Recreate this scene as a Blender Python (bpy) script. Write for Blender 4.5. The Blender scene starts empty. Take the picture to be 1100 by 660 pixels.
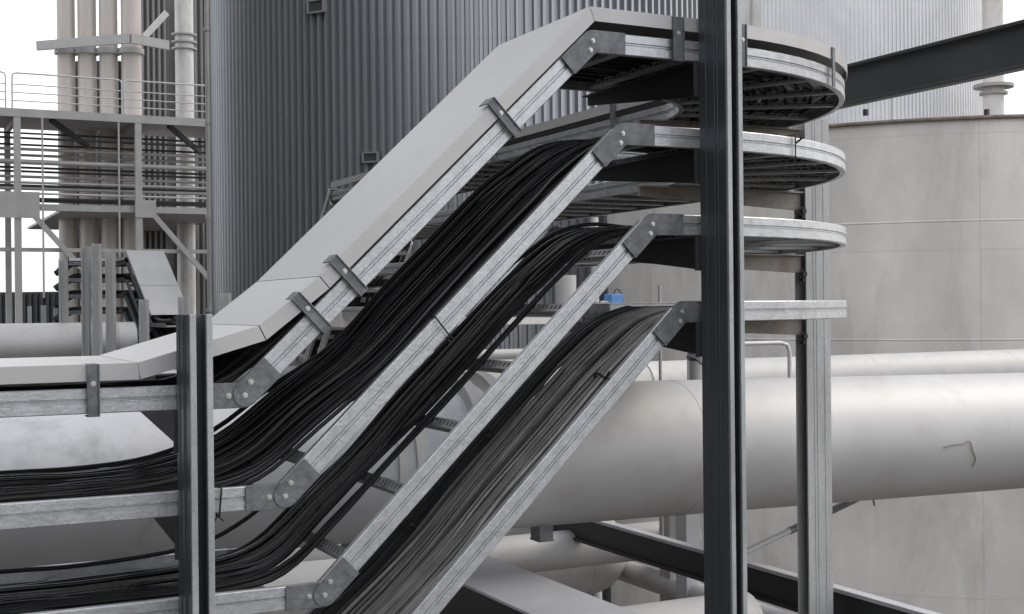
import bpy, bmesh, math, random
from mathutils import Vector, Matrix
random.seed(7)
R = math.radians
S = bpy.context.scene
COL = S.collection
# ------------------------------------------------------------------ plant frame
# The plant has one set of axes: t runs along the trays, d across them, z up from eye level.
F, CX, CY, ROLL, EYE = 1380.0, 550.0, 330.0, 0.010, 5.0
AL = math.atan(2750 / F)
UX, UY = math.sin(AL), math.cos(AL)
WX, WY = -UY, UX
AX, AY = 100 / F * 3.3, 3.3
RZ = math.atan2(UY, UX)

def W3(t, d, z):
    return Vector((AX + t * UX + d * WX, AY + t * UY + d * WY, z + EYE))

def at(x, y, Y):
    """survey point of the photograph at distance Y -> plant coordinates"""
    dx, dy = x - CX, y - CY
    x1, y1 = dx - ROLL * dy, dy + ROLL * dx
    X, Z = x1 / F * Y, -y1 / F * Y
    dx, dy = X - AX, Y - AY
    return Vector((dx * UX + dy * UY, dx * WX + dy * WY, Z))

def survey(x, y, d):
    """survey point on the vertical plane at plant depth d"""
    dx, dy = x - CX, y - CY
    x1, y1 = dx - ROLL * dy, dy + ROLL * dx
    k = x1 / F
    ax, ay = AX + d * WX, AY + d * WY
    t = (k * ay - ax) / (UX - k * UY)
    return Vector((t, d, -y1 / F * (ay + t * UY)))

def survey_t(x, y, t):
    """survey point on the vertical plane at plant station t"""
    dx, dy = x - CX, y - CY
    x1, y1 = dx - ROLL * dy, dy + ROLL * dx
    k = x1 / F
    ax, ay = AX + t * UX, AY + t * UY
    d = (k * ay - ax) / (WX - k * WY)
    return Vector((t, d, -y1 / F * (ay + d * WY)))

GROUND = -EYE
V = Vector
# ------------------------------------------------------------------ materials
def mat(name, col, rough=.5, metal=0., var=.12, scale=6., stretch=(1, 1, 1), spangle=0., sp_scale=60.,
        bump=.0, bscale=40., stain=None, stain_scale=2., stain_stretch=(1, 1, .15), stain_amt=.5, spec=.5, rvar=.1, seams=None):
    m = bpy.data.materials.new(name); m.use_nodes = True
    nt = m.node_tree; N = nt.nodes; Lk = nt.links
    b = N['Principled BSDF']
    b.inputs['Metallic'].default_value = metal
    b.inputs['Specular IOR Level'].default_value = spec
    tc = N.new('ShaderNodeTexCoord')
    mp = N.new('ShaderNodeMapping'); mp.inputs['Scale'].default_value = stretch
    Lk.new(tc.outputs['Object'], mp.inputs['Vector'])
    nz = N.new('ShaderNodeTexNoise'); nz.inputs['Scale'].default_value = scale; nz.inputs['Detail'].default_value = 7
    nz.inputs['Roughness'].default_value = .62
    Lk.new(mp.outputs[0], nz.inputs['Vector'])
    rp = N.new('ShaderNodeMapRange')
    rp.inputs['From Min'].default_value = .3; rp.inputs['From Max'].default_value = .7
    rp.inputs['To Min'].default_value = 1 - var; rp.inputs['To Max'].default_value = 1 + var
    Lk.new(nz.outputs['Fac'], rp.inputs['Value'])
    fac = rp.outputs[0]
    if spangle:
        vo = N.new('ShaderNodeTexVoronoi'); vo.inputs['Scale'].default_value = sp_scale
        Lk.new(tc.outputs['Object'], vo.inputs['Vector'])
        sx = N.new('ShaderNodeSeparateColor'); Lk.new(vo.outputs['Color'], sx.inputs[0])
        mr = N.new('ShaderNodeMapRange'); mr.inputs['To Min'].default_value = 1 - spangle; mr.inputs['To Max'].default_value = 1 + spangle
        Lk.new(sx.outputs[0], mr.inputs['Value'])
        mu = N.new('ShaderNodeMath'); mu.operation = 'MULTIPLY'
        Lk.new(fac, mu.inputs[0]); Lk.new(mr.outputs[0], mu.inputs[1]); fac = mu.outputs[0]
    vm = N.new('ShaderNodeVectorMath'); vm.operation = 'SCALE'
    vm.inputs[0].default_value = col; Lk.new(fac, vm.inputs['Scale'])
    cout = vm.outputs[0]
    if stain:
        mp2 = N.new('ShaderNodeMapping'); mp2.inputs['Scale'].default_value = stain_stretch
        Lk.new(tc.outputs['Object'], mp2.inputs['Vector'])
        n2 = N.new('ShaderNodeTexNoise'); n2.inputs['Scale'].default_value = stain_scale; n2.inputs['Detail'].default_value = 9
        n2.inputs['Roughness'].default_value = .7; n2.inputs['Distortion'].default_value = .4
        Lk.new(mp2.outputs[0], n2.inputs['Vector'])
        m2 = N.new('ShaderNodeMapRange'); m2.inputs['From Min'].default_value = .52; m2.inputs['From Max'].default_value = .72
        m2.inputs['To Max'].default_value = stain_amt
        Lk.new(n2.outputs['Fac'], m2.inputs['Value'])
        mx = N.new('ShaderNodeMix'); mx.data_type = 'RGBA'
        Lk.new(m2.outputs[0], mx.inputs['Factor']); Lk.new(cout, mx.inputs['A']); mx.inputs['B'].default_value = (*stain, 1)
        cout = mx.outputs['Result']
    if seams:   # faint dark joint lines: (scale, width, strength) of a brick grid in plant xz
        bt = N.new('ShaderNodeTexBrick'); mp3 = N.new('ShaderNodeMapping'); mp3.inputs['Rotation'].default_value = (R(90), 0, 0)
        Lk.new(tc.outputs['Object'], mp3.inputs['Vector']); Lk.new(mp3.outputs[0], bt.inputs['Vector'])
        bt.inputs['Scale'].default_value = 1; bt.inputs['Brick Width'].default_value = seams[0]; bt.inputs['Row Height'].default_value = seams[1]
        bt.inputs['Mortar Size'].default_value = seams[2]; bt.offset = 0
        bt.inputs['Color1'].default_value = (1, 1, 1, 1); bt.inputs['Color2'].default_value = (.96, .96, .96, 1); bt.inputs['Mortar'].default_value = (seams[3],) * 3 + (1,)
        mm = N.new('ShaderNodeMix'); mm.data_type = 'RGBA'; mm.blend_type = 'MULTIPLY'; mm.inputs['Factor'].default_value = 1
        Lk.new(cout, mm.inputs['A']); Lk.new(bt.outputs['Color'], mm.inputs['B']); cout = mm.outputs['Result']
    Lk.new(cout, b.inputs['Base Color'])
    rr = N.new('ShaderNodeMapRange'); rr.inputs['To Min'].default_value = max(.05, rough - rvar); rr.inputs['To Max'].default_value = min(1, rough + rvar)
    Lk.new(nz.outputs['Fac'], rr.inputs['Value']); Lk.new(rr.outputs[0], b.inputs['Roughness'])
    if bump:
        n3 = N.new('ShaderNodeTexNoise'); n3.inputs['Scale'].default_value = bscale; n3.inputs['Detail'].default_value = 5
        Lk.new(mp.outputs[0], n3.inputs['Vector'])
        bp = N.new('ShaderNodeBump'); bp.inputs['Strength'].default_value = bump; bp.inputs['Distance'].default_value = .01
        Lk.new(n3.outputs['Fac'], bp.inputs['Height']); Lk.new(bp.outputs[0], b.inputs['Normal'])
    return m

M = dict(
    galv=mat('galvanised_rail', (.56, .575, .59), .36, .62, .14, 26, (1, 1, 1), .09, 240, .10, 120, stain=(.36, .36, .36), stain_scale=22, stain_stretch=(1, 1, 1), stain_amt=.45),
    galv_post=mat('galvanised_post', (.13, .145, .16), .38, .6, .16, 7, (1, 1, .25), .06, 160, .08, 40),  # darkened zinc: shade on the flange faces put into the colour
    galv_edge_lit=mat('lit_rolled_edge', (.45, .46, .465), .42, .4, .2, 14, (1, 1, .25), .08, 200, .06, 40, stain=(.25, .25, .25), stain_scale=14, stain_stretch=(1, 1, .2), stain_amt=.5),  # lighter copy of the post zinc, light on the edges painted in
    galv_old=mat('weathered_zinc_post', (.50, .505, .50), .5, .3, .14, 6, (1, 1, .3), .07, 160, .1, 40, stain=(.16, .14, .12), stain_scale=5, stain_amt=.45),
    plate=mat('dull_zinc_plate', (.17, .175, .185), .5, .4, .30, 22, (1, 1, 1), .12, 90, .18, 60, stain=(.36, .36, .36), stain_scale=14, stain_stretch=(1, 1, 1), stain_amt=.5),
    bolt=mat('bright_bolt', (.62, .61, .58), .35, .7, .1, 30),
    lid=mat('aluminium_lid', (.56, .552, .545), .42, .25, .09, 2.5, (1, 1, 1), 0, 60, .10, 5, stain=(.46, .455, .45), stain_scale=5, stain_stretch=(1, 1, 1), stain_amt=.5),
    cable=mat('black_cable', (.013, .013, .014), .5, 0, .35, 14, (1, 1, 1), spec=.32),
    cable_sheen=mat('glossy_black_cable', (.016, .016, .017), .28, 0, .3, 14, spec=.5),
    cable_dust=mat('dusty_black_cable', (.075, .071, .066), .5, 0, .35, 14, spec=.3),
    cable_grey=mat('grey_cable', (.215, .21, .20), .6, 0, .3, 12),
    cable_pale=mat('pale_grey_cable', (.33, .322, .31), .6, 0, .25, 12),
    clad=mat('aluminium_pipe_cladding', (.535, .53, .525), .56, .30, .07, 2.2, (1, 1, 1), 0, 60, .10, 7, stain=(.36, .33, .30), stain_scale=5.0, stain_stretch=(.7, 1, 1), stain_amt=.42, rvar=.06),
    clad_shaded_dirty=mat('shaded_dirty_pipe_cladding', (.50, .505, .525), .55, .30, .10, 2.2, (1, 1, 1), 0, 60, .10, 7, stain=(.20, .205, .22), stain_scale=4.0, stain_stretch=(1, 1, .7), stain_amt=.55, rvar=.08),  # smudges are dirt; the darker bluish base also paints in shade and reflection
    white_pipe=mat('white_pipe_coating', (.50, .495, .485), .55, .1, .1, 4, bump=.06, bscale=14, stain=(.28, .23, .17), stain_scale=4, stain_stretch=(1, 1, 1), stain_amt=.4),
    silo=mat('blue_grey_corrugated_sheet', (.37, .38, .40), .34, .6, .08, 1.4, (1, 1, .12), 0, 60, .0, stain=(.28, .29, .315), stain_scale=1.4, stain_stretch=(1, 1, .1), stain_amt=.4),
    silo_pale=mat('pale_corrugated_sheet', (.80, .80, .81), .42, .25, .12, .5, (1, 1, .5), 0, 60, .0, stain=(.55, .56, .60), stain_scale=.35, stain_stretch=(1, 1, .6), stain_amt=.6),
    trim=mat('pale_flashing', (.60, .59, .57), .45, .3, .2, 3, (1, 1, .4)),
    tank=mat('pale_grey_concrete', (.80, .775, .735), .8, 0, .16, 1.3, (1, 1, .5), bump=.1, bscale=12, stain=(.52, .47, .41), stain_scale=1.3, stain_stretch=(1, 1, .3), stain_amt=.75, seams=(2.4, 1.1, .006, .86)),
    rust=mat('rusty_steel', (.26, .21, .17), .8, .1, .4, 9, stain=(.27, .18, .12), stain_scale=3, stain_stretch=(1, 1, 1)),
    arm=mat('weathered_cantilever', (.32, .29, .25), .6, .2, .3, 10, stain=(.20, .13, .08), stain_scale=9, stain_stretch=(1, 1, 1), stain_amt=.7),
    arm_dark=mat('dark_cantilever', (.06, .062, .065), .55, .3, .2, 10),
    beam=mat('dark_steel', (.030, .032, .035), .5, .0, .15, 2, bump=.05, bscale=20, stain=(.045, .046, .05), stain_scale=1.5, stain_stretch=(1, 1, 1)),
    beam_grey=mat('dark_grey_painted_steel', (.062, .065, .068), .5, .0, .12, 2, bump=.05, bscale=20, stain=(.10, .10, .103), stain_scale=.8, stain_stretch=(1, 1, 1), stain_amt=.8),
    beam_pale=mat('light_grey_steel', (.54, .54, .565), .5, .1, .08, 3, stain=(.3, .29, .28), stain_scale=4, stain_stretch=(1, 1, 1), stain_amt=.3),
    frame=mat('grey_steelwork', (.44, .435, .425), .55, .2, .12, 2, stain=(.3, .29, .27), stain_scale=2, stain_amt=.4),
    rail=mat('pale_handrail', (.56, .56, .56), .5, .2, .08, 4),
    stack=mat('beige_exhaust_cladding', (.56, .515, .475), .5, .2, .1, .7, (1, 1, .3), stain=(.30, .20, .14), stain_scale=.9, stain_amt=.6),
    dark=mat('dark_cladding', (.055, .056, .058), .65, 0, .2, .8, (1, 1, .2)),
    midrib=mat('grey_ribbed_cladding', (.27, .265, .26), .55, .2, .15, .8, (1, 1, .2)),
    black=mat('black_plastic', (.015, .015, .016), .5, 0, .1, 10),
    blue=mat('blue_housing', (.10, .27, .58), .4, 0, .06, 10),
    cream=mat('cream_plastic', (.62, .60, .55), .45, 0, .06, 10),
    ground=mat('gravel_yard', (.10, .093, .085), .9, 0, .3, .8, bump=.4, bscale=20, stain=(.06, .058, .055), stain_scale=.3, stain_stretch=(1, 1, 1)),
)
# ------------------------------------------------------------------ mesh builder
class MB:
    def __init__(s): s.v = []; s.f = []; s.sm = []
    def add(s, vs, fs, smooth=False):
        o = len(s.v); s.v += [V(p) for p in vs]
        for f in fs: s.f.append([i + o for i in f]); s.sm.append(smooth)
    def box(s, t0, t1, d0, d1, z0, z1):
        s.add([(t0, d0, z0), (t1, d0, z0), (t1, d1, z0), (t0, d1, z0), (t0, d0, z1), (t1, d0, z1), (t1, d1, z1), (t0, d1, z1)],
              [(0, 3, 2, 1), (4, 5, 6, 7), (0, 1, 5, 4), (1, 2, 6, 5), (2, 3, 7, 6), (3, 0, 4, 7)]); return s
    def obox(s, c, ax, ay, az, hx, hy, hz):
        """box about c with unit axes and half sizes"""
        c, ax, ay, az = V(c), V(ax), V(ay), V(az); vs = []
        for k in (-1, 1):
            for i, j in ((-1, -1), (1, -1), (1, 1), (-1, 1)):
                vs.append(c + ax * hx * i + ay * hy * j + az * hz * k)
        s.add(vs, [(0, 3, 2, 1), (4, 5, 6, 7), (0, 1, 5, 4), (1, 2, 6, 5), (2, 3, 7, 6), (3, 0, 4, 7)]); return s
    def bar(s, p, q, w, h):
        """rectangular bar from p to q, h in the vertical plane, w across"""
        p, q = V(p), V(q); T = (q - p).normalized()
        side = T.cross(V((0, 0, 1)))
        if side.length < 1e-4: side = V((1, 0, 0))
        side.normalize(); n = side.cross(T)
        s.obox((p + q) / 2, T, side, n, (q - p).length / 2, w / 2, h / 2); return s
    def prism(s, poly, base, ax, ay, ext):
        """2-D polygon in the plane (ax, ay) through base, extruded by the vector ext"""
        base, ax, ay, ext = V(base), V(ax), V(ay), V(ext); n = len(poly)
        a = [base + ax * x + ay * y for x, y in poly]; b = [p + ext for p in a]
        s.add(a + b, [list(range(n))[::-1], [i + n for i in range(n)]] + [(i, (i + 1) % n, (i + 1) % n + n, i + n) for i in range(n)]); return s
    def sweep(s, path, prof, mirror=1, smooth=False, cap=True, closed=True, e0=None, e1=None):
        path = [V(p) for p in path]; n = len(prof); vs = []
        for i, p in enumerate(path):
            T = (path[min(i + 1, len(path) - 1)] - path[max(i - 1, 0)]).normalized(); k = 1
            for e, at_ in ((e0, 0), (e1, len(path) - 1)):
                if e is not None and i == at_:
                    T2 = (T + V(e).normalized()).normalized(); k = 1 / T2.dot(T); T = T2
            sd = T.cross(V((0, 0, 1))).normalized(); up = sd.cross(T) * k
            vs += [p + sd * (a * mirror) + up * b for a, b in prof]
        fs = []
        for i in range(len(path) - 1):
            for j in range(n if closed else n - 1):
                k = (j + 1) % n
                fs.append((i * n + j, i * n + k, (i + 1) * n + k, (i + 1) * n + j))
        s.add(vs, fs, smooth)
        if cap and closed:
            s.add(vs[:n], [list(range(n))]); s.add(vs[-n:], [list(range(n))])
        return s
    def tube(s, path, r, n=8, cap=True, rs=None):
        path = [V(p) for p in path]; vs = []; prev = None
        for i, p in enumerate(path):
            T = (path[min(i + 1, len(path) - 1)] - path[max(i - 1, 0)]).normalized()
            if prev is None:
                a = T.orthogonal().normalized()
                z = V((0, 0, 1)) - T * T.z
                if z.length > .05: a = z.normalized()
            else:
                a = (prev - T * prev.dot(T)).normalized()
            prev = a; b = T.cross(a); q = rs[i] if rs else r
            vs += [p + (a * math.cos(2 * math.pi * k / n) + b * math.sin(2 * math.pi * k / n)) * q for k in range(n)]
        fs = [(i * n + k, i * n + (k + 1) % n, (i + 1) * n + (k + 1) % n, (i + 1) * n + k) for i in range(len(path) - 1) for k in range(n)]
        s.add(vs, fs, True)
        if cap: s.add(vs[:n], [list(range(n))]); s.add(vs[-n:], [list(range(n))])
        return s
    def ring(s, p, axis, r0, r1, th, n=64):
        """flat ring (flange) about p"""
        axis = V(axis).normalized(); a = axis.orthogonal().normalized(); b = axis.cross(a); p = V(p)
        vs = []
        for k in range(n):
            e = a * math.cos(2 * math.pi * k / n) + b * math.sin(2 * math.pi * k / n)
            vs += [p + e * r0 - axis * th / 2, p + e * r1 - axis * th / 2, p + e * r1 + axis * th / 2, p + e * r0 + axis * th / 2]
        fs = []
        for k in range(n):
            q = (k + 1) % n
            for j in range(4): fs.append((k * 4 + j, k * 4 + (j + 1) % 4, q * 4 + (j + 1) % 4, q * 4 + j))
        s.add(vs, fs); return s
    def hexbolt(s, p, axis, r, h, n=6):
        axis = V(axis).normalized(); p = V(p)
        s.tube([p, p + axis * h], r, n); s.tube([p, p + axis * h * .3], r * 1.5, 14); return s
    def build(s, name, m, base=(0, 0, 0), bevel=0):
        me = bpy.data.meshes.new(name); b = V(base)
        me.from_pydata([tuple(p - b) for p in s.v], [], s.f)
        me.polygons.foreach_set('use_smooth', s.sm)
        bm = bmesh.new(); bm.from_mesh(me); bmesh.ops.recalc_face_normals(bm, faces=bm.faces); bm.to_mesh(me); bm.free()
        me.materials.append(m); me.update()
        o = bpy.data.objects.new(name, me); COL.objects.link(o)
        if bevel:
            bv = o.modifiers.new('edge', 'BEVEL'); bv.width = bevel; bv.segments = 2; bv.limit_method = 'ANGLE'; bv.angle_limit = R(40)
        return o

def tag(o, label=None, cat=None, group=None, kind=None):
    if label: o['label'] = label
    if cat: o['category'] = cat
    if group: o['group'] = group
    if kind: o['kind'] = kind
    return o

class Thing:
    def __init__(s, name, label, cat, base, group=None):
        s.base = V(base); o = bpy.data.objects.new(name, None); COL.objects.link(o)
        o.empty_display_size = .1
        o.location = W3(*base); o.rotation_euler = (0, 0, RZ); s.o = o; tag(o, label, cat, group)
    def part(s, name, mb, m, parent=None, bevel=0, label=None):
        o = mb.build(name, m, s.base, bevel); o.parent = parent or s.o
        if label: o['label'] = label
        return o
    def inst(s, name, mesh, pos, rot, parent=None):
        o = bpy.data.objects.new(name, mesh); COL.objects.link(o); o.parent = parent or s.o
        o.location = V(pos) - s.base; o.rotation_euler = rot; return o

def solo(name, mb, m, label=None, cat=None, base=(0, 0, 0), group=None, kind=None, bevel=0):
    o = mb.build(name, m, base, bevel); o.location = W3(*base); o.rotation_euler = (0, 0, RZ)
    return tag(o, label, cat, group, kind)

def copy_tree(o, parent=None):
    c = o.copy(); COL.objects.link(c)
    if parent: c.parent = parent
    for ch in list(o.children): copy_tree(ch, c)
    return c

def arc(cx, cd, r, a0, a1, z, n=18):
    return [V((cx + r * math.cos(a0 + (a1 - a0) * i / n), cd + r * math.sin(a0 + (a1 - a0) * i / n), z)) for i in range(n + 1)]

def seg(p, q, n=1):
    p, q = V(p), V(q); return [p.lerp(q, i / n) for i in range(n + 1)]

def smooth_path(pts, step=5):
    pts = [V(p) for p in pts]; out = []
    P = [pts[0] * 2 - pts[1]] + pts + [pts[-1] * 2 - pts[-2]]
    for i in range(1, len(P) - 2):
        for k in range(step):
            f = k / step; a, b, c, e = P[i - 1], P[i], P[i + 1], P[i + 2]
            out.append(.5 * ((2 * b) + (c - a) * f + (2 * a - 5 * b + 4 * c - e) * f * f + (3 * b - a - 3 * c + e) * f ** 3))
    out.append(pts[-1]); return out

# ------------------------------------------------------------------ cable trays
RH = .054
RAIL = [(-.016, 0), (0, 0), (.0015, .002), (.0015, .0215), (-.0035, .0228), (-.0035, .0262), (-.0006, .0272), (-.0006, .0288), (-.0035, .0298), (-.0035, .0315), (.0015, .0328), (.0015, .052), (0, .054), (-.016, .054), (-.016, .051),
        (-.0045, .050), (-.0045, .004), (-.016, .003)]
HW = .265                                   # half width of a tray

def rung_mesh():
    m = MB()
    m.box(-.014, .014, -(HW - .014), (HW - .014), 0, .005)
    m.box(-.014, -.011, -(HW - .014), (HW - .014), .005, .008); m.box(-.014, -.011, -(HW - .014), (HW - .014), .015, .019)
    m.box(.011, .014, -(HW - .014), (HW - .014), .005, .019)
    m.box(-.011, -.007, -(HW - .014), (HW - .014), .016, .019); m.box(.007, .011, -(HW - .014), (HW - .014), .016, .019)
    y = -(HW - .014)
    while y < .28:
        m.box(-.014, -.011, y, y + .006, .008, .015); m.box(-.007, .007, y, y + .011, .0162, .0188); y += .024
    o = m.build('rung', M['galv_old']); me = o.data; bpy.data.objects.remove(o); return me
RUNG = rung_mesh()

def offset_run(run, off):
    out = []
    for i, p in enumerate(run):
        T = run[min(i + 1, len(run) - 1)] - run[max(i - 1, 0)]
        sd = T.cross(V((0, 0, 1))).normalized(); out.append(p + sd * off)
    return out

def tray(th, runs, galv=None, spacing=.21, far=None):
    for i, run in enumerate(runs):
        hw = far[i] if far else HW
        th.part('side_rail', MB().sweep(offset_run(run, HW), RAIL, 1), galv or M['galv'])
        th.part('side_rail', MB().sweep(offset_run(run, -hw), RAIL, -1), galv or M['galv'])
        acc = .09
        for a, b in zip(run, run[1:]):
            L = (b - a).length; T = (b - a) / L
            while acc < L:
                p = a + T * acc
                ro = th.inst('rung', RUNG, p + V((0, 0, .006)), (0, -math.asin(T.z), math.atan2(T.y, T.x)))
                if hw < HW - .01:   # narrower ladder: shorter rung
                    sd = T.cross(V((0, 0, 1))).normalized(); ro.location += sd * (HW - hw) / 2; ro.scale.y = (HW + hw) / (2 * HW)
                acc += spacing
            acc -= L

def rplate(L0, L1, h, r_end=None):
    """plate outline along x with one round end at L1"""
    pts = [(L0, 0), (L1 - h / 2, 0)]
    for k in range(1, 8): a = -math.pi / 2 + math.pi * k / 8; pts.append((L1 - h / 2 + h / 2 * math.cos(a), h / 2 + h / 2 * math.sin(a)))
    pts += [(L1 - h / 2, h), (L0, h)]; return pts

def hinge(th, t, z, ang_a, ang_b, dface, sgn):
    """two overlapping joint plates about the pivot (t, z) on a rail face; sgn -1 = face looks to -d"""
    for ang, back, lift in ((ang_a, -1, .003), (ang_b, 1, .0065)):
        ca, sa = math.cos(ang), math.sin(ang)
        ax = V((ca * back, 0, sa * back)); ay = V((-sa, 0, ca)); h = RH + .003
        outl = [(-x, y) for x, y in rplate(-.090, .026, h)]
        p = MB().prism(outl, V((t, dface + sgn * lift, z)) - ay * h / 2, ax, ay, V((0, sgn * .003, 0)))
        pl = th.part('joint_plate', p, M['plate'], bevel=.0008)
        b = MB(); face = dface + sgn * (lift + .003)
        spots = ((.0, .0), (.030, .012)) if back > 0 else ((.036, 0),)
        for x, y in spots:
            q = V((t, face, z)) + ax * x + ay * y
            th.part('bolt', MB().hexbolt(q, (0, sgn, 0), .0042, .005), M['bolt'], pl)

LOW = [(-.942, -.218), (-.852, -.450), (-.761, -.684), (-.668, -.916)]
UPP = [(-.035, .650), (.052, .418), (.140, .186), (.230, -.044)]
T_END, D_END, TB, DB = -1.80, 4.55, .345, 1.0
LV = ['topmost', 'second', 'third', 'lowest']
TLAB = ['topmost galvanised cable tray of the big stack, closed by a grey metal lid',
        'second galvanised cable tray from the top, open and heaped with black cables on its slope',
        'third galvanised cable tray from the top, slotted rungs showing beside its black cables',
        'lowest galvanised cable tray of the big stack, carrying grey cables down its slope']
trays = []
for k in range(4):
    (tl, zl), (tu, zu) = LOW[k], UPP[k]
    th = Thing('cable_tray', TLAB[k], 'cable tray', (tu, HW, zu), 'cable trays of the big stack'); trays.append(th)
    hz = RH / 2
    # straight centre lines of the hinged runs (z is the underside of the rails)
    ang = math.atan2(zu - zl, tu - tl); sx, sz = math.cos(ang), math.sin(ang)
    lowrun = seg((T_END, HW, zl), (tl - .008, HW, zl))
    p0 = V((tl, HW, zl + hz)) - V((-sz, 0, sx)) * hz + V((sx, 0, sz)) * .012
    p1 = V((tu, HW, zu + hz)) - V((-sz, 0, sx)) * hz - V((sx, 0, sz)) * .012
    uprun = [V((tu + .008, HW, zu))] + arc(TB, DB, DB - HW, -math.pi / 2, 0, zu) + [V((TB + DB - HW, D_END, zu))]
    drop = [V((TB + DB - HW, D_END + .03, zu - .02)), V((TB + DB - HW, D_END + .93, zu - .89))]
    tray(th, [lowrun, [p0, p1], uprun, drop], far=[HW, .145 if k == 1 else HW, HW, HW])
    for dface, sg in ((0, -1), (2 * HW, -1))[:1 if k == 1 else 2]:
        hinge(th, tl, zl + hz, 0, ang, dface - .0015 if sg < 0 else dface, sg)
    # upper joint: slope plate laid over the flat one
    for dface in (-.0015, 2 * HW - .0015)[:1 if k == 1 else 2]:
        for a_, back, lift in ((0, 1, .003), (ang, -1, .0065)):
            ca, sa = math.cos(a_), math.sin(a_); ax = V((ca * back, 0, sa * back)); ay = V((-sa, 0, ca)); h = RH + .003
            pl = th.part('joint_plate', MB().prism([(-x, y) for x, y in rplate(-.100, .026, h)], V((tu, dface - lift, zu + hz)) - ay * h / 2, ax, ay, V((0, -.003, 0))), M['plate'], bevel=.0008)
            for x, y in ((0, 0), (.022, -.013)) if back < 0 else ():
                th.part('bolt', MB().hexbolt(V((tu, dface - lift - .003, zu + hz)) + ax * x + ay * y, (0, -1, 0), .0042, .005), M['bolt'], pl)

# lid of the topmost tray, in panels, with its clamp straps
th = trays[0]
LIDP = [(-.03, 0), (HW + .008, 0)]
def lid_prof(h, l=HW + .01): return [(-l, 0), (-l + .002, 0), (-l + .002, h - .002), (HW + .008, h - .002), (HW + .008, 0), (HW + .01, 0), (HW + .01, h), (-l, h)]
LH = .036
(tl, zl), (tu, zu) = LOW[0], UPP[0]
angT = math.atan2(zu - zl, tu - tl)
j1 = V((-1.170, HW, -.148)); j2 = V((-.892, HW, -.069)); j4 = V((-.742, HW, .0475)); j6 = V((-.028, HW, .728))
top_run = [j6 + V((.0005, 0, 0))] + arc(TB, DB, DB - HW, -math.pi / 2, 0, .726) + [V((TB + DB - HW, D_END, .726))]
G_ = .0012                                   # open joint between neighbouring panels
def panel(a, b, e0=None, e1=None, l=HW - .012):
    T = (b - a).normalized() * G_
    th.part('lid_panel', MB().sweep([a + T, b - T], lid_prof(LH, l), e0=e0, e1=e1), M['lid'])
ux = V((1, 0, 0))
panel(V((T_END, HW, -.150)), j1, None, j2 - j1)
panel(j1, j2, ux, j4 - j2)
panel(j2, j4, j2 - j1, j6 - j4)
panel(j4, j6, j4 - j2, ux)
th.part('lid_panel', MB().sweep(top_run, lid_prof(LH), e0=j6 - j4), M['lid'])
th.part('lid_panel', MB().sweep([V((TB + DB - HW, D_END + .02, .70)), V((TB + DB - HW, D_END + .9, -.15))], lid_prof(LH)), M['lid'])

def strap(t, z, ang, length, w=.026, d=-.012, turn=0):
    """clamp strap across lid edge and rail: (t, z) is its foot on the rail underside, ang the slope of the tray"""
    ca, sa = math.cos(ang), math.sin(ang); T = V((ca, 0, sa)); n = V((-sa, 0, ca))
    m = MB()
    m.prism([(-w / 2, -.003), (w / 2, -.003), (w / 2, length), (-w / 2, length)], (t, d, z), T, n, (0, -.003, 0))
    m.prism([(-w / 2, 0), (-w / 2 + .003, 0), (-w / 2 + .003, length), (-w / 2, length)], (t, d - .003, z), T, n, (0, -.004, 0))
    m.prism([(w / 2 - .003, 0), (w / 2, 0), (w / 2, length), (w / 2 - .003, length)], (t, d - .003, z), T, n, (0, -.004, 0))
    m.prism([(-w / 2, length - .003), (w / 2, length - .003), (w / 2, length), (-w / 2, length)], (t, d, z), T, n, (0, .045, 0))
    m.prism([(-w / 2, -.003), (w / 2, -.003), (w / 2, 0), (-w / 2, 0)], (t, d, z), T, n, (0, .03, 0))
    sp = th.part('clamp_strap', m, M['plate'], bevel=.0006)
    th.part('bolt', MB().hexbolt(V((t, d - .003, z)) + n * length * .62, (0, -1, 0), .004, .005), M['bolt'], sp)
    return sp
strap(-1.268, -.221, 0, .109)
nrm = V((-math.sin(angT), 0, math.cos(angT))); Ts = V((math.cos(angT), 0, math.sin(angT)))
p0 = V((LOW[0][0], 0, LOW[0][1] + RH / 2)) - nrm * (RH / 2 + .002)
for s_ in (.238, .362, .925):
    q = p0 + Ts * s_; strap(q.x, q.z, angT, .1085)
strap(.224, .647, 0, .114, .034); strap(.432, .647, 0, .114)
# strap on the round end and on the arm that runs away
for a_ in (R(-58),):
    cx, cy = TB + (DB + .012) * math.cos(a_), DB + (DB + .012) * math.sin(a_)
    m = MB(); rad = V((math.cos(a_), math.sin(a_), 0)); tan = V((-math.sin(a_), math.cos(a_), 0))
    m.obox((cx, cy, .704), tan, rad, (0, 0, 1), .012, .002, .057)
    m.obox(V((cx, cy, .760)) - rad * .02, tan, rad, (0, 0, 1), .012, .022, .0015)
    th.part('clamp_strap', m, M['plate'])
for d_ in (1.27, 2.3):
    ti = TB + DB - 2 * HW; m = MB().box(ti - .021, ti - .014, d_ - .014, d_ + .014, .647, .765).box(ti - .018, ti + .04, d_ - .014, d_ + .014, .7635, .766)
    th.part('clamp_strap', m, M['plate'])

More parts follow.
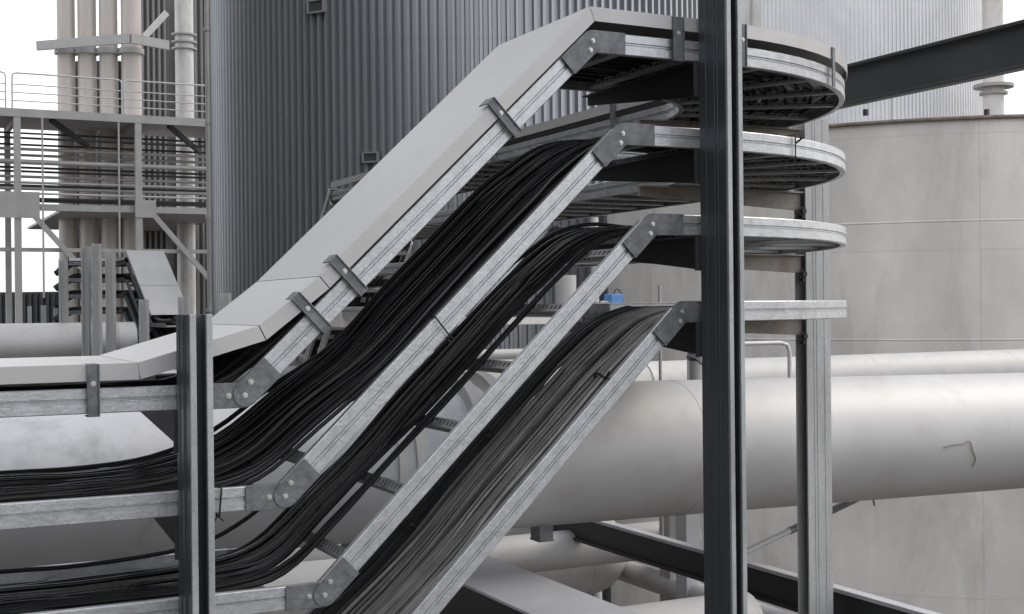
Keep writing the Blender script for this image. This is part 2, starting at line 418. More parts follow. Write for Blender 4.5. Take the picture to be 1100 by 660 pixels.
# ------------------------------------------------------------------ cables on the trays
def lerp_path(k, o, lift, sag, jit, r0, raise_, low_shift=0.):
    (tl, zl), (tu, zu) = LOW[k], UPP[k]; sl = (zu - zl) / (tu - tl)
    bed = .026
    j = lambda a=1.: random.uniform(-jit, jit) * a
    def zz(t):  # bed of the slope
        return zl + (t - tl) * sl + bed * 1.35
    P = []; ol = o - low_shift
    for t in (T_END, -1.60, -1.40, -1.22):
        P.append((t, ol + j(1.6), zl + bed + lift * .7 + j(.3)))
    q = raise_
    P.append((tl - .20, ol + j(), zl + bed + lift * .8 + q * .10 + j(.3)))
    P.append((tl - .05, o - low_shift * .7 + j(), zl + bed + lift + q * .46 + j(.3)))
    P.append((tl + .09, o - low_shift * .3 + j(), zz(tl + .09) + lift + q * .55 + j(.4)))
    P.append((tl + .25, o + j(), zz(tl + .25) + lift + q * .22))
    for f in (.42, .58, .74):
        t = tl + (tu - tl) * f; P.append((t, o + j(), zz(t) + lift * 1.2 + sag + j(.3)))
    P.append((tu - .16, o + j(), zz(tu - .16) + lift + sag * 1.1 - .006))
    P.append((tu - .04, o + j(.6), zu + bed + lift * .8 - .050 + sag * .5))
    P.append((tu + .08, o + j(.6), zu + bed + lift * .7 - .004))
    if tu < .1: P.append((.25, o, zu + bed + lift * .6))
    for i in range(0, 9):
        a = -math.pi / 2 + math.pi / 2 * i / 8; rr = DB - o + j(.5)
        P.append((TB + rr * math.cos(a), DB + rr * math.sin(a), zu + bed + lift * .5))
    for d in (1.5, 2.2, 3.0, 3.8, 4.4): P.append((TB + DB - o + j(.6), d, zu + bed + lift * .5))
    for f in (.12, .4, .7, 1.0): P.append((TB + DB - o, D_END + .9 * f, zu + bed + lift * .5 - .87 * f + .03 * (1 - f)))
    return smooth_path(P, 4)

def lay(k, spec, label, cat, group, mats, low=0.):
    base = V((UPP[k][0], HW, UPP[k][1]))
    for o, lift, sag, jit, r, ra in spec:
        p = lerp_path(k, o, lift, sag, jit, r, ra, low)
        solo('cable', MB().tube(p, r, 7), random.choice(mats), label, cat, base, group)

U = random.uniform
spec = [(U(.03, .49), U(0, .012), 0, .008, U(.006, .010), U(.02, .05)) for _ in range(20)]
lay(0, spec, 'black cable lying under the grey lid of the topmost tray', 'cable', 'cables under the lid', [M['cable']])
spec = [(.035 + .365 * i / 37, U(0, .01) + .034 * (i / 37) ** 2, U(.0, .012), .0045, U(.005, .0075), U(.08, .11)) for i in range(38)]
spec += [(.05 + .36 * i / 25, U(.012, .022) + .036 * (i / 25) ** 2, U(.010, .028), .009, U(.004, .0065), U(.08, .13)) for i in range(26)]
lay(1, spec, 'black cable in the thick bundle heaped along the second tray from the top', 'cable', 'cables heaped on the second tray', [M['cable'], M['cable'], M['cable_sheen'], M['cable_sheen'], M['cable_dust']])
spec = [(.385, .05, .03, .004, .0065, .14)]
lay(1, spec, 'single black cable swinging clear above the bundle on the second tray', 'cable', None, [M['cable']], -.10)
spec = [(.29 + .21 * i / 19, U(0, .01), U(0, .01), .007, U(.005, .0075), U(.05, .08)) for i in range(20)]
spec += [(.30 + .19 * i / 13, U(.012, .03), U(.01, .025), .012, U(.004, .0065), U(.05, .09)) for i in range(14)]
spec += [(.245, .0, .0, .012, .0065, .06), (.237, .008, .004, .012, .006, .06), (.215, .004, .01, .012, .006, .05)]
lay(2, spec, 'black cable strapped along the inner half of the third tray from the top', 'cable', 'cables on the third tray', [M['cable'], M['cable_sheen'], M['cable_dust']], .10)
spec = [(.46, .05, .02, .004, .006, .15)]
lay(2, spec, 'single black cable sagging above the cables at the foot of the third tray', 'cable', None, [M['cable']])
spec = [(.028 + .30 * i / 37, U(0, .008), U(0, .006), .004, U(.0042, .0062), U(.03, .06)) for i in range(38)]
spec += [(.04 + .28 * i / 21, U(.010, .018), U(.008, .018), .009, U(.0035, .0055), U(.03, .06)) for i in range(22)]
lay(3, spec, 'dusty grey cable in the flat layer on the lowest tray', 'cable', 'grey cables on the lowest tray', [M['cable_grey'], M['cable_grey'], M['cable_pale'], M['cable_dust']])
spec = [(.365 + .09 * i / 11, U(0, .02), U(.0, .02), .006, U(.005, .0075), U(.03, .06)) for i in range(12)]
lay(3, spec, 'black cable in the narrow bundle beside the grey ones on the lowest tray', 'cable', 'black cables on the lowest tray', [M['cable']])

# cable ties
def tie(t, k, ang, low=True, label='', span=.07):
    (tl, zl), (tu, zu) = LOW[k], UPP[k]
    T = V((math.cos(ang), 0, math.sin(ang))); n = V((-math.sin(ang), 0, math.cos(ang)))
    c = V((t, 0, zl + RH / 2)) if low else V((t, 0, zl + RH / 2 + (t - tl) * math.tan(ang)))
    pts = []
    for q in range(17):
        a = 2 * math.pi * q / 16
        x = .012 * max(-1, min(1, 1.6 * math.cos(a))); y = (RH / 2 + .006) * max(-1, min(1, 1.4 * math.sin(a)))
        pts.append(c + V((0, -.002 + x, 0)) + n * y + T * .004 * math.sin(a))
    m = MB().tube(pts, .0022, 6)
    m.tube([pts[12], pts[12] - n * .012 + T * .012 + V((0, -.006, 0))], .002, 5)
    m.tube([pts[12], pts[12] - n * .010 - T * .008 + V((0, -.004, 0))], .002, 5)
    solo('cable_tie', m, M['black'], label, 'cable tie', c)
tie(-1.000, 1, 0, True, 'black tie looped around the second tray rail just right of the left post')
angs = [math.atan2(UPP[k][1] - LOW[k][1], UPP[k][0] - LOW[k][0]) for k in range(4)]
tie(-.46, 1, angs[1], False, 'thin black tie round the second tray rail halfway up its slope')
a_ = R(-72)
m = MB(); rad = V((math.cos(a_), math.sin(a_), 0)); c = V((TB, DB, .418 + RH / 2)) + rad * DB
m.tube([c + rad * .006 + V((0, 0, .034)), c + rad * .006, c + rad * .006 - V((0, 0, .032)), c - rad * .02 - V((0, 0, .034)), c - rad * .02 + V((0, 0, .034)), c + rad * .006 + V((0, 0, .034))], .0022, 6)
m.tube([c + rad * .008 + V((0, 0, .01)), c + rad * .02 + V((.01, 0, .024))], .003, 5)
solo('cable_tie', m, M['black'], 'black tie round the curved end of the second tray rail', 'cable tie', c)

# bunch ties over the cable bundles on the slopes of the two lower trays
def bunch(k, t, o0, o1, label, h=1.):
    (tl, zl) = LOW[k]; a = angs[k]
    T = V((math.cos(a), 0, math.sin(a))); n = V((-math.sin(a), 0, math.cos(a)))
    c = V((t, 0, zl + (t - tl) * math.tan(a)))
    pts = [c + V((0, o0, 0)) + n * .02, c + V((0, o0 + .004, 0)) + n * .06 * h, c + V((0, (o0 + o1) / 2, 0)) + n * .085 * h, c + V((0, o1, 0)) + n * .06 * h]
    m = MB().tube(smooth_path(pts, 4), .0035, 6)
    m.tube([pts[1], pts[1] + n * .014 - V((0, .02, 0)) + T * .012], .003, 5); m.tube([pts[1], pts[1] + n * .002 - V((0, .03, 0)) - T * .006], .003, 5)
    solo('cable_tie', m, M['black'], label, 'cable tie', c + V((0, o0, 0)))
bunch(3, -.36, .35, .46, 'knotted black tie on the black bundle of the lowest tray, lower of two')
bunch(3, -.13, .35, .46, 'knotted black tie on the black bundle of the lowest tray, upper of two')
bunch(3, .05, .03, .09, 'short black tie across the grey cables near the top of their slope', .72)

# ------------------------------------------------------------------ posts of the big stack
def i_post(th, t0, d0, z0, z1, ax, ay, a, b, tf=.007, m=None, lipped=True):
    """I-section: flanges of width b along ay, set a apart along ax, web between"""
    ax, ay = V(ax), V(ay); o = V((t0, d0, 0)); zc = (z0 + z1) / 2; hz = (z1 - z0) / 2; Z = V((0, 0, 1))
    for x in (tf / 2, a - tf / 2):
        f = MB().obox(o + ax * x + ay * b / 2 + Z * zc, ax, ay, Z, tf / 2, b / 2, hz)
        # shallow rolled grooves on the outer face
        sx = -1 if x < a / 2 else 1
        for g in (.30, .42, .74):
            f.obox(o + ax * (x + sx * (tf / 2 + .0008)) + ay * b * g + Z * zc, ax, ay, Z, .0008, b * .018, hz - .003)
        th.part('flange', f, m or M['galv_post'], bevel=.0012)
        if lipped:   # thick rolled edge at each flange front, painted lighter for the light on it
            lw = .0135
            th.part('lip', MB().obox(o + ax * (lw / 2 if sx < 0 else a - lw / 2) - ay * .0045 + Z * zc, ax, ay, Z, lw / 2, .0045, hz), M['galv_edge_lit'], bevel=.0015)
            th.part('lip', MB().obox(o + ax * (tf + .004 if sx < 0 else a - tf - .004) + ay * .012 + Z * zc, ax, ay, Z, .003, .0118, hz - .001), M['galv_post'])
    wm = (m or M['galv_post']) if lipped else M['arm_dark']  # unlipped post: dark web paints in the shade of its recess
    web = MB().obox(o + ax * a / 2 + ay * b / 2 + Z * zc, ax, ay, Z, a / 2 - tf, .003, hz - .001)
    z = z0 + .05
    while z < z1 - .04 and lipped:
        web.obox(o + ax * a / 2 + ay * (b / 2 - .0045) + Z * z, ax, ay, Z, .006, .0016, .013); z += .05
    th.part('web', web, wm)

def w_arm(th, t, z_top, length=.60, h0=.088, h1=.03, mm=None):
    m = MB().prism([(0, 0), (length, 0), (length, -h1), (.04, -h0), (0, -h0)], (t - .006, -.001, z_top), (0, 1, 0), (0, 0, 1), (.012, 0, 0))
    m.box(t - .024, t - .0065, 0, length, z_top - .006, z_top - .002); m.box(t + .0065, t + .024, 0, length, z_top - .006, z_top - .002)
    m.box(t - .03, t + .03, -.008, -.002, z_top - h0 - .006, z_top)
    th.part('cantilever_arm', m, mm or M['arm_dark'])

ta, tb = -1.093, -1.045
z_top = survey(210, 338, -.13).z
th = Thing('steel_post', 'short galvanised steel post whose sawn-off top ends beside the topmost tray lid', 'steel post', (ta, -.07, GROUND), 'steel posts of the cable tray stack')
i_post(th, ta, -.136, GROUND, z_top, (1, 0, 0), (0, 1, 0), tb - ta, .124)
for z in (-.218, -.450, -.684, -.916): w_arm(th, (ta + tb) / 2, z)
ta, tb = .283, .331
th = Thing('steel_post', 'tall dark steel post standing in front of the level tray ends, cropped top and bottom', 'steel post', (ta, -.07, GROUND), 'steel posts of the cable tray stack')
i_post(th, ta, -.138, GROUND, 1.6, (1, 0, 0), (0, 1, 0), tb - ta, .116)
for z in (.650, .418, .186, -.044): w_arm(th, (ta + tb) / 2, z)
th = Thing('steel_post', 'pale galvanised post behind the rounded tray ends, bearing short rusty side arms', 'steel post', (1.46, .95, GROUND), 'steel posts of the cable tray stack')
i_post(th, 1.402, .905, GROUND, .69, (0, 1, 0), (1, 0, 0), .066, .112, m=M['galv_old'], lipped=False)
for z in (.650, .418, .186, -.044):
    m = MB().prism([(0, 0), (-.70, 0), (-.70, -.035), (0, -.068)], (1.400, .932, z - .003), (1, 0, 0), (0, 0, 1), (0, .012, 0))
    m.box(.70, 1.40, .912, .931, z - .008, z - .003)
    am = th.part('cantilever_arm', m, M['arm'])
    th.part('bolt', MB().hexbolt((1.395, .914, z - .075), (0, -1, 0), .011, .012).hexbolt((1.385, .914, z - .095), (0, -1, 0), .008, .02), M['black'], am)

# ------------------------------------------------------------------ big pipe behind the stack
pipe_d = 1.72
a = survey(800, 402, pipe_d); b = survey(800, 544, pipe_d)
pr = (a.z - b.z) / 2 * .985; pz = (a.z + b.z) / 2 + .006
th = Thing('clad_pipe', 'wide silver clad pipe running level across the whole picture behind the trays', 'pipe', (0, pipe_d, pz))
t_k = survey(519, 490, pipe_d - pr).x
def pipe_z(t): return pz - max(0, t - t_k) * .016
th.part('pipe_run', MB().tube([(t_k - 5.0 + i * .5, pipe_d, pz) for i in range(11)], pr, 72), M['clad_shaded_dirty'])
th.part('pipe_run', MB().tube([(t_k + i * .5, pipe_d, pipe_z(t_k + i * .5)) for i in range(30)], pr, 72), M['clad'])
def ring_t(x, y): return survey(x, y, pipe_d - pr).x
for x, rr, wd in ((455, .012, .05), (433, .010, .03)):
    tq = ring_t(x, 490); th.part('joint_band', MB().ring((tq, pipe_d, pz), (1, 0, 0), pr - .01, pr + rr, wd), M['clad'])
for x, rr in ((519, .05), (548, .05)):
    tq = ring_t(x, 490); th.part('flange', MB().ring((tq, pipe_d, pz), (1, 0, 0), pr - .01, pr + rr, .045), M['frame'])
for tq in (-3.4, -1.9, 1.35, 4.6):
    th.part('joint_band', MB().ring((tq, pipe_d, pipe_z(tq)), (1, 0, 0), pr - .01, pr + .0012, .018), M['clad'])
tq = survey(582, 562, pipe_d).x
th.part('pipe_shoe', MB().box(tq - .030, tq + .030, pipe_d - .04, pipe_d + .04, pz - pr - .062, pz - pr + .02).box(tq - .033, tq + .033, pipe_d - .043, pipe_d + .043, pz - pr - .068, pz - pr - .062), M['plate'])

def on_pipe(x, y):
    q = survey(x, y, pipe_d); zc = pipe_z(q.x); k = max(-1, min(1, (q.z - zc) / pr))
    q = survey(x, y, pipe_d - pr * math.sqrt(1 - k * k)); zc = pipe_z(q.x); k = max(-.95, min(.95, (q.z - zc) / pr))
    return V((q.x, pipe_d - pr * math.sqrt(1 - k * k) - .006, q.z))
pts = [on_pipe(x, y) for x, y in ((1012, 481), (1022, 478), (1033, 477), (1040, 474), (1042, 484), (1044, 493), (1040, 501))]
solo('wire', MB().tube(smooth_path(pts, 4), .0026, 6), M['rust'], 'short crooked rusty wire stuck to the wide silver pipe at the right', 'wire', pts[0])
# second, slimmer pipe behind
p2d = 3.6
a = survey(950, 380, p2d); r2 = .16
th = Thing('clad_pipe', 'pinkish pale pipe just above and behind the wide silver pipe', 'pipe', (2, p2d, a.z - r2))
th.part('pipe_run', MB().tube([(.6 + i, p2d, a.z - r2) for i in range(14)], r2, 40), M['white_pipe'])
th.part('joint_band', MB().ring((2.4, p2d, a.z - r2), (1, 0, 0), r2 - .01, r2 + .006, .04), M['clad'])
th.part('joint_band', MB().ring((6.0, p2d, a.z - r2), (1, 0, 0), r2 - .01, r2 + .006, .04), M['clad'])

# hoop handrail, rod and valve between the two pipes
h0, h1 = survey(740, 371, 2.6), survey(848, 371, 2.6)
zb = survey(848, 430, 2.6).z
pts = [V((h0.x, 2.6, zb - .5)), V((h0.x, 2.6, h0.z - .05)), V((h0.x + .015, 2.6, h0.z - .012)), V((h0.x + .06, 2.6, h0.z)), V((h1.x - .06, 2.6, h0.z)), V((h1.x - .015, 2.6, h0.z - .012)), V((h1.x, 2.6, h0.z - .05)), V((h1.x, 2.6, zb - .5))]
solo('handrail_hoop', MB().tube(pts, .011, 10), M['rail'], 'thin pale hoop rail rising behind the wide silver pipe', 'handrail', (h1.x, 2.6, zb - .5))
q = survey(709, 365, 2.5)
solo('steel_rod', MB().tube([(q.x, 2.5, -1.2), (q.x, 2.5, .1)], .008, 8), M['frame'], 'thin dark upright rod behind the head of the lowest slope', 'rod', (q.x, 2.5, -1.2))
q = survey(748, 392, 2.3)
th = Thing('valve', 'small dark valve with a ribbed bonnet peeping out left of the tall post', 'valve', (q.x, 2.3, q.z - .12))
th.part('body', MB().tube([q + V((0, 0, -.14)), q + V((0, 0, .02))], .035, 16), M['frame'])
vb = MB()
for i in range(4): vb.ring(q + V((-.01, 0, .02 + i * .014)), (.5, 0, .6), .0, .045 - .006 * i, .007, 20)
th.part('bonnet', vb, M['plate'])
th.part('spindle', MB().tube([q + V((0, 0, .05)), q + V((.05, 0, .12))], .012, 10), M['beam'])

# ------------------------------------------------------------------ steel beams
def w_beam(name, label, t, z_top, d0, d1, h, bw, mm, mtop=None, tf=.016):
    """I-beam along d; web at station t"""
    th = Thing(name, label, 'steel beam', (t, d0, z_top - h))
    th.part('web', MB().box(t - .006, t + .006, d0, d1, z_top - h + tf, z_top - tf), mm)
    th.part('top_flange', MB().box(t - bw / 2, t + bw / 2, d0, d1, z_top - tf, z_top), mtop or mm, bevel=.002)
    th.part('bottom_flange', MB().box(t - bw / 2, t + bw / 2, d0 + .001, d1 - .001, z_top - h, z_top - h + tf), mm, bevel=.002)
    return th
# low diagonal beam under the wide pipe; web shade and lit flange in colours
tB = 1.62
q = survey_t(863, 620, tB); q2 = survey_t(760, 624.5, tB); q3 = survey_t(760, 590.4, tB)
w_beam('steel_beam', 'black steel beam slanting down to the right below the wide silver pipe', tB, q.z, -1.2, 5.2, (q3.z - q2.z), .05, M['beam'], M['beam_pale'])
# near box beam, its lit top and shaded side put into colours
tC = .62
qa = survey_t(546.6, 605, tC); qb = survey_t(533, 642.8, tC)
zt = qa.z
th = Thing('steel_beam', 'broad steel beam with a pale top and black side at the bottom edge under the lowest slope', 'steel beam', (tC, -1, zt - .3))
hb = survey_t(656, 646.6, tC)
# left edge of its top: same level, nearer station
import itertools
tl_ = tC
for i in range(60):
    tl_ -= .01
    e = survey_t(533.3, 642.8, tl_)
    if e.z >= zt: break
tC0 = tl_
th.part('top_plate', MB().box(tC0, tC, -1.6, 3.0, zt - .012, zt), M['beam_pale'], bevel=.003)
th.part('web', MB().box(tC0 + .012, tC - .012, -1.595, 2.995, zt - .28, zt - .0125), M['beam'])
# high beam at the upper right
tD = 2.75
q = survey_t(1000, 48.0, tD); q2 = survey_t(1000, 95.5, tD)
w_beam('steel_beam', 'big charcoal steel beam rising to the right above the pale tank', tD, q.z, -2.5, 4.6, q.z - q2.z, .06, M['beam_grey'])

# ------------------------------------------------------------------ pipes at the lower middle
DE = 3.7; f0 = survey(560, 570, 1.85); fl = survey(560, 570, DE); ks = (AY + fl.x * UY + fl.y * WY) / (AY + f0.x * UY + f0.y * WY)
rb = .122 * ks; br = .124 * ks; e_ = V((0, -.88, -.475)); tr_ = survey(668, 612, DE - br).x - rb - br
th = Thing('return_bend_pipe', 'fat white pipe doubling back on itself in a rounded bend below the wide pipe', 'pipe', (tr_, fl.y, fl.z))
cc = V((tr_, fl.y, fl.z)) + e_ * br
path = [cc - e_ * br + V((-3, 0, 0)), cc - e_ * br + V((-.3, 0, 0))] + [cc + V((br * math.sin(a), 0, 0)) - e_ * br * math.cos(a) for a in [math.pi * i / 20 for i in range(21)]] + [cc + e_ * br + V((-.3, 0, 0)), cc + e_ * br + V((-3, 0, 0))]
th.part('pipe_run', MB().tube(path, rb, 36), M['white_pipe'])
th.part('joint_band', MB().ring(cc + e_ * br + V((-.01, 0, 0)), (1, 0, 0), rb - .01, rb + .002, .012), M['white_pipe'])
q = survey(720, 652, 1.0)
solo('clad_pipe', MB().tube([(q.x - .45, 1.0, q.z - .10), (q.x + .05 + .28, 1.0, q.z - .10)], .12, 32), M['white_pipe'], 'short fat white pipe at the bottom edge left of the tall post', 'pipe', (q.x, 1.0, q.z - .1))
tP = 2.15
q = survey_t(740, 622, tP)
solo('grey_pipe', MB().tube([(tP, -.6, q.z - .07), (tP, 5.0, q.z - .07)], .062, 20), M['clad'], 'slim grey pipe slung beneath the slanting black beam', 'pipe', (tP, 1, q.z - .07))
# columns seen under the wide pipe
for x0, x1, y0, dd, lab, mm in ((719, 735, 548, 2.9, 'dull grey column under the wide pipe left of the tall post', 'frame'), (737, 752, 548, 2.7, 'blue-grey column under the wide pipe right beside the tall post', 'beam_pale')):
    a, b = survey(x0, y0, dd), survey(x1, y0, dd)
    solo('steel_column', MB().box(a.x, b.x, dd, dd + .1, GROUND, a.z + .25), M[mm], lab, 'steel column', (a.x, dd, GROUND))
a = survey(668, 560, 3.1)
solo('clad_pipe', MB().tube([a + V((-.9, 0, -.12)), a + V((.45, 0, -.12))], .10, 24), M['white_pipe'], 'stub of white pipe glimpsed between wide pipe and black beam', 'pipe', a)
# diagonal rod with dark sleeve
a = survey_t(797, 595, 2.1); b = survey_t(928, 533, 2.1)
a, b = survey(797, 595, 1.75), survey(930, 531, 1.95)
T = (b - a)
th = Thing('brace_rod', 'slanting brace tube, pale below and dark above, in front of the tank foot', 'brace', a)
th.part('rod', MB().tube([a - T * .12, a + T * .36], .014, 12), M['white_pipe'])
th.part('sleeve', MB().tube([a + T * .36, a + T * .42, a + T * 1.25], .017, 12), M['plate'])
a = survey(936, 533, 2.0)
solo('hook', MB().tube(smooth_path([a + V((-.02, 0, .06)), a, a + V((.015, 0, -.03)), a + V((.018, 0, -.05))], 4), .005, 6), M['rust'], 'little rusty hook hanging under the wide pipe right of the pale post', 'hook', a)

# ------------------------------------------------------------------ pale tank at the right
def cyl_world(x, Y, limb_px):
    s = math.sin(math.atan(limb_px / F)); X = (x - CX) / F * Y
    dx, dy = X - AX, Y - AY
    return (dx * UX + dy * UY, dx * WX + dy * WY), Y * s
(ct, cd), tr = cyl_world(995, 16.0, 352)
zr = (CY - 124 - 4.4) / F * (16.0 - tr)
th = Thing('storage_tank', 'big pale round concrete tank filling the right behind the pipes', 'tank', (ct, cd, GROUND))
def lathe(m, c, prof, n=160):
    vs = []; k = len(prof)
    for i in range(n):
        a = 2 * math.pi * i / n
        vs += [V((c[0] + r * math.cos(a), c[1] + r * math.sin(a), z)) for r, z in prof]
    m.add(vs, [(i * k + j, ((i + 1) % n) * k + j, ((i + 1) % n) * k + j + 1, i * k + j + 1) for i in range(n) for j in range(k - 1)], True); return m
th.part('shell', lathe(MB(), (ct, cd), [(tr, GROUND), (tr, zr - .03)]), M['tank'])
for z_ in (-.353, .775):
    th.part('seam_band', lathe(MB(), (ct, cd), [(tr - .01, z_ - .013), (tr + .0007, z_ - .010), (tr + .0007, z_ + .010), (tr - .01, z_ + .013)]), M['tank'])
rm = MB(); lathe(rm, (ct, cd), [(tr - .05, zr - .035), (tr + .03, zr - .035), (tr + .03, zr), (tr - .08, zr)])
th.part('rim', rm, M['rust'])
rf = MB(); lathe(rf, (ct, cd), [(tr - .06, zr - .02), (.3, zr + .12), (0.001, zr + .12)])
th.part('roof', rf, M['tank'])
kn = []
for x in (930, 1060):
    p = at(x, 121, 16 - tr * .96)
    kn.append(p); th.part('roof_lug', MB().obox(p, (1, 0, 0), (0, 1, 0), (0, 0, 1), .018, .018, .03), M['beam'])

# ------------------------------------------------------------------ corrugated silos
def corrugated(c, r, n, z0, z1, dep, a0=0, a1=2 * math.pi):
    m = MB(); prof = []
    full = abs(a1 - a0 - 2 * math.pi) < 1e-6
    for i in range(n):
        for f, h in ((0, 0), (.46, 0), (.54, dep), (.84, dep)):
            a = a0 + (a1 - a0) * (i + f) / n; prof.append((c[0] + (r + h) * math.cos(a), c[1] + (r + h) * math.sin(a)))
    k = len(prof); vs = [V((x, y, z0)) for x, y in prof] + [V((x, y, z1)) for x, y in prof]
    m.add(vs, [(i, (i + 1) % k, (i + 1) % k + k, i + k) for i in range(k if full else k - 1)])
    return m
(ct, cd), sr = cyl_world(513, 22.0, 281)
th = Thing('corrugated_silo', 'huge blue-grey silo in ribbed sheet rising behind the lidded slope', 'silo', (ct, cd, GROUND))
th.part('shell', corrugated((ct, cd), sr - .03, 222, GROUND, 14, .085), M['silo'])
for z_ in (-3.2, -.9, 1.4, 3.7, 6.0, 8.3):
    c_ = corrugated((ct, cd), sr - .026, 222, z_, z_ + .03, .085); th.part('sheet_lap', c_, M['silo'])
th.part('roof', lathe(MB(), (ct, cd), [(sr - .02, 14), (.3, 15.2), (0.001, 15.2)], 64), M['silo'])
C0 = W3(ct, cd, 0)
def on_silo(x, y):
    x1, y1 = x - CX - ROLL * (y - CY), y - CY + ROLL * (x - CX)
    k = x1 / F; cX, cY = C0.x, C0.y     # ray X=kY meets circle
    A_, B_, Cc = 1 + k * k, -2 * (k * cX + cY), cX * cX + cY * cY - (sr - .02) ** 2
    Y = (-B_ - math.sqrt(B_ * B_ - 4 * A_ * Cc)) / (2 * A_); return at(x, y, Y)
for x0, x1, y0, y1 in ((334, 355, 2, 15), (393, 410, 165, 175)):
    p = on_silo((x0 + x1) / 2, (y0 + y1) / 2); out = V((p.x - ct, p.y - cd, 0)).normalized(); tn = V((-out.y, out.x, 0))
    sc = 17.7 / F; hw, hh = (x1 - x0) / 2 * sc, (y1 - y0) / 2 * sc
    p = p + out * .085
    fr = MB()
    for sgn in (-1, 1):
        fr.obox(p + tn * hw * sgn, tn, out, (0, 0, 1), .012, .05, hh + .012); fr.obox(p + V((0, 0, hh * sgn)), tn, out, (0, 0, 1), hw - .015, .04, .012)
    vt = th.part('vent', fr, M['midrib'])
    th.part('louvre', MB().obox(p, tn, out, (0, 0, 1), hw - .014, .02, hh - .012), M['dark'], vt)
# pale downpipe along the left limb of the silo
p = at(226.5, 300, 20.6)
th2 = Thing('downpipe', 'pale upright downpipe along the left edge of the blue-grey silo', 'pipe', (p.x, p.y, GROUND))
th2.part('pipe_run', MB().tube([(p.x, p.y, GROUND), (p.x, p.y, 13.8)], .06, 16), M['trim'])
cl = MB()
for i in range(9): cl.ring((p.x, p.y, -3 + i * 1.5), (0, 0, 1), .05, .075, .06, 20)
th2.part('clamp', cl, M['trim'])

(c2t, c2d), s2 = cyl_world(885, 46.0, 178)
th = Thing('corrugated_silo', 'pale grey silo in finely ribbed sheet standing behind the round tank', 'silo', (c2t, c2d, GROUND))
th.part('shell', corrugated((c2t, c2d), s2 - .03, 280, GROUND, 22, .045), M['silo_pale'])
th.part('roof', lathe(MB(), (c2t, c2d), [(s2 - .02, 22), (.3, 23), (0.001, 23)], 64), M['silo_pale'])
q = at(1011, 37, 46 - s2 * .7)
th.part('bracket', MB().box(q.x - .35, q.x + .25, q.y - .6, q.y + .4, q.z - .03, q.z + .06), M['frame'])
# flat pale duct between the silos
a, b = at(786, 0, 33), at(815, 0, 33)
mid = (a + b) / 2; wd = abs(at(815, 0, 33).x - at(786, 0, 33).x)
th = Thing('duct', 'pale flat upright duct filling the gap between the two ribbed silos', 'duct', (mid.x, mid.y, GROUND))
vx = (b - a).normalized(); vy = V((-vx.y, vx.x, 0))
th.part('casing', MB().obox((mid.x, mid.y, 5), vx, vy, (0, 0, 1), (b - a).length / 2, .35, 10), M['trim'])
th.part('seam', MB().obox(V((mid.x, mid.y, 5)) + vx * .1 - vy * .35, vx, vy, (0, 0, 1), .025, .03, 9.9), M['frame'])
# slim stack right of the pale silo
p = at(1067, 60, 40)
th = Thing('vent_stack', 'slim pale stack with a collar at the right edge beside the pale silo', 'chimney', (p.x, p.y, GROUND))
th.part('pipe_run', MB().tube([(p.x, p.y, GROUND), (p.x, p.y, 14)], .31, 32), M['tank'])
z = at(1067, 93, 40).z
th.part('collar', MB().ring((p.x, p.y, z), (0, 0, 1), .28, .60, .10, 40).ring((p.x, p.y, z - .22), (0, 0, 1), .28, .42, .08, 40), M['frame'])
p = at(958.5, 110, 34)
solo('steel_post', MB().tube([(p.x, p.y, GROUND), (p.x, p.y, at(958, 97, 34).z)], .045, 12), M['rail'], 'thin bright white post above the tank rim under the charcoal beam', 'post', (p.x, p.y, GROUND))

# ------------------------------------------------------------------ things between the big stack and the silo
d5 = 4.4
a, b = survey(560, 333, d5), survey(722, 333, d5)
zt = survey(690, 332, d5).z; zb = survey(690, 347, d5).z
solo('concrete_beam', MB().box(a.x - 1.2, b.x + .6, d5, d5 + .2, zb, zt), M['tank'], 'weathered grey beam running level behind the heads of the slopes', 'beam', (a.x, d5, zb), bevel=.006)
q = survey(659, 327, d5 + .08)
th = Thing('sensor_box', 'small bright blue instrument box with a cream end on the grey beam', 'instrument', (q.x, d5 + .1, zt))
w_ = .045
hb_ = survey(659, 316, d5).z - zt
th.part('housing', MB().box(q.x - w_, q.x + w_, d5 + .03, d5 + .13, zt + .001, zt + max(.05, hb_)), M['blue'], bevel=.006)
th.part('end_cap', MB().tube([(q.x - w_ - .05, d5 + .08, zt + .03), (q.x - w_, d5 + .08, zt + .03)], .026, 16), M['cream'])
th.part('lead', MB().tube(smooth_path([(q.x, d5 + .08, zt + .05), (q.x + .01, d5 + .08, zt + .12), (q.x + .04, d5 + .08, zt + .13), (q.x + .07, d5 + .08, zt + .08), (q.x + .075, d5 + .08, zt - .02)], 5), .004, 6), M['black'])
q = survey(608, 320, 5.0)
solo('upright_pipe', MB().tube([(q.x, 5.0, GROUND), (q.x, 5.0, survey(608, 296, 5.0).z)], .072, 24), M['white_pipe'], 'pale upright pipe seen between the second and third slopes', 'pipe', (q.x, 5.0, GROUND))
q = survey(641, 240, 5.6)
solo('upright_pipe', MB().tube([(q.x - .02, 5.6, GROUND), (q.x - .02, 5.6, survey(640, 234, 5.6).z)], .03, 16), M['trim'], 'thin pale upright pipe at the left edge of the round tank', 'pipe', (q.x, 5.6, GROUND))
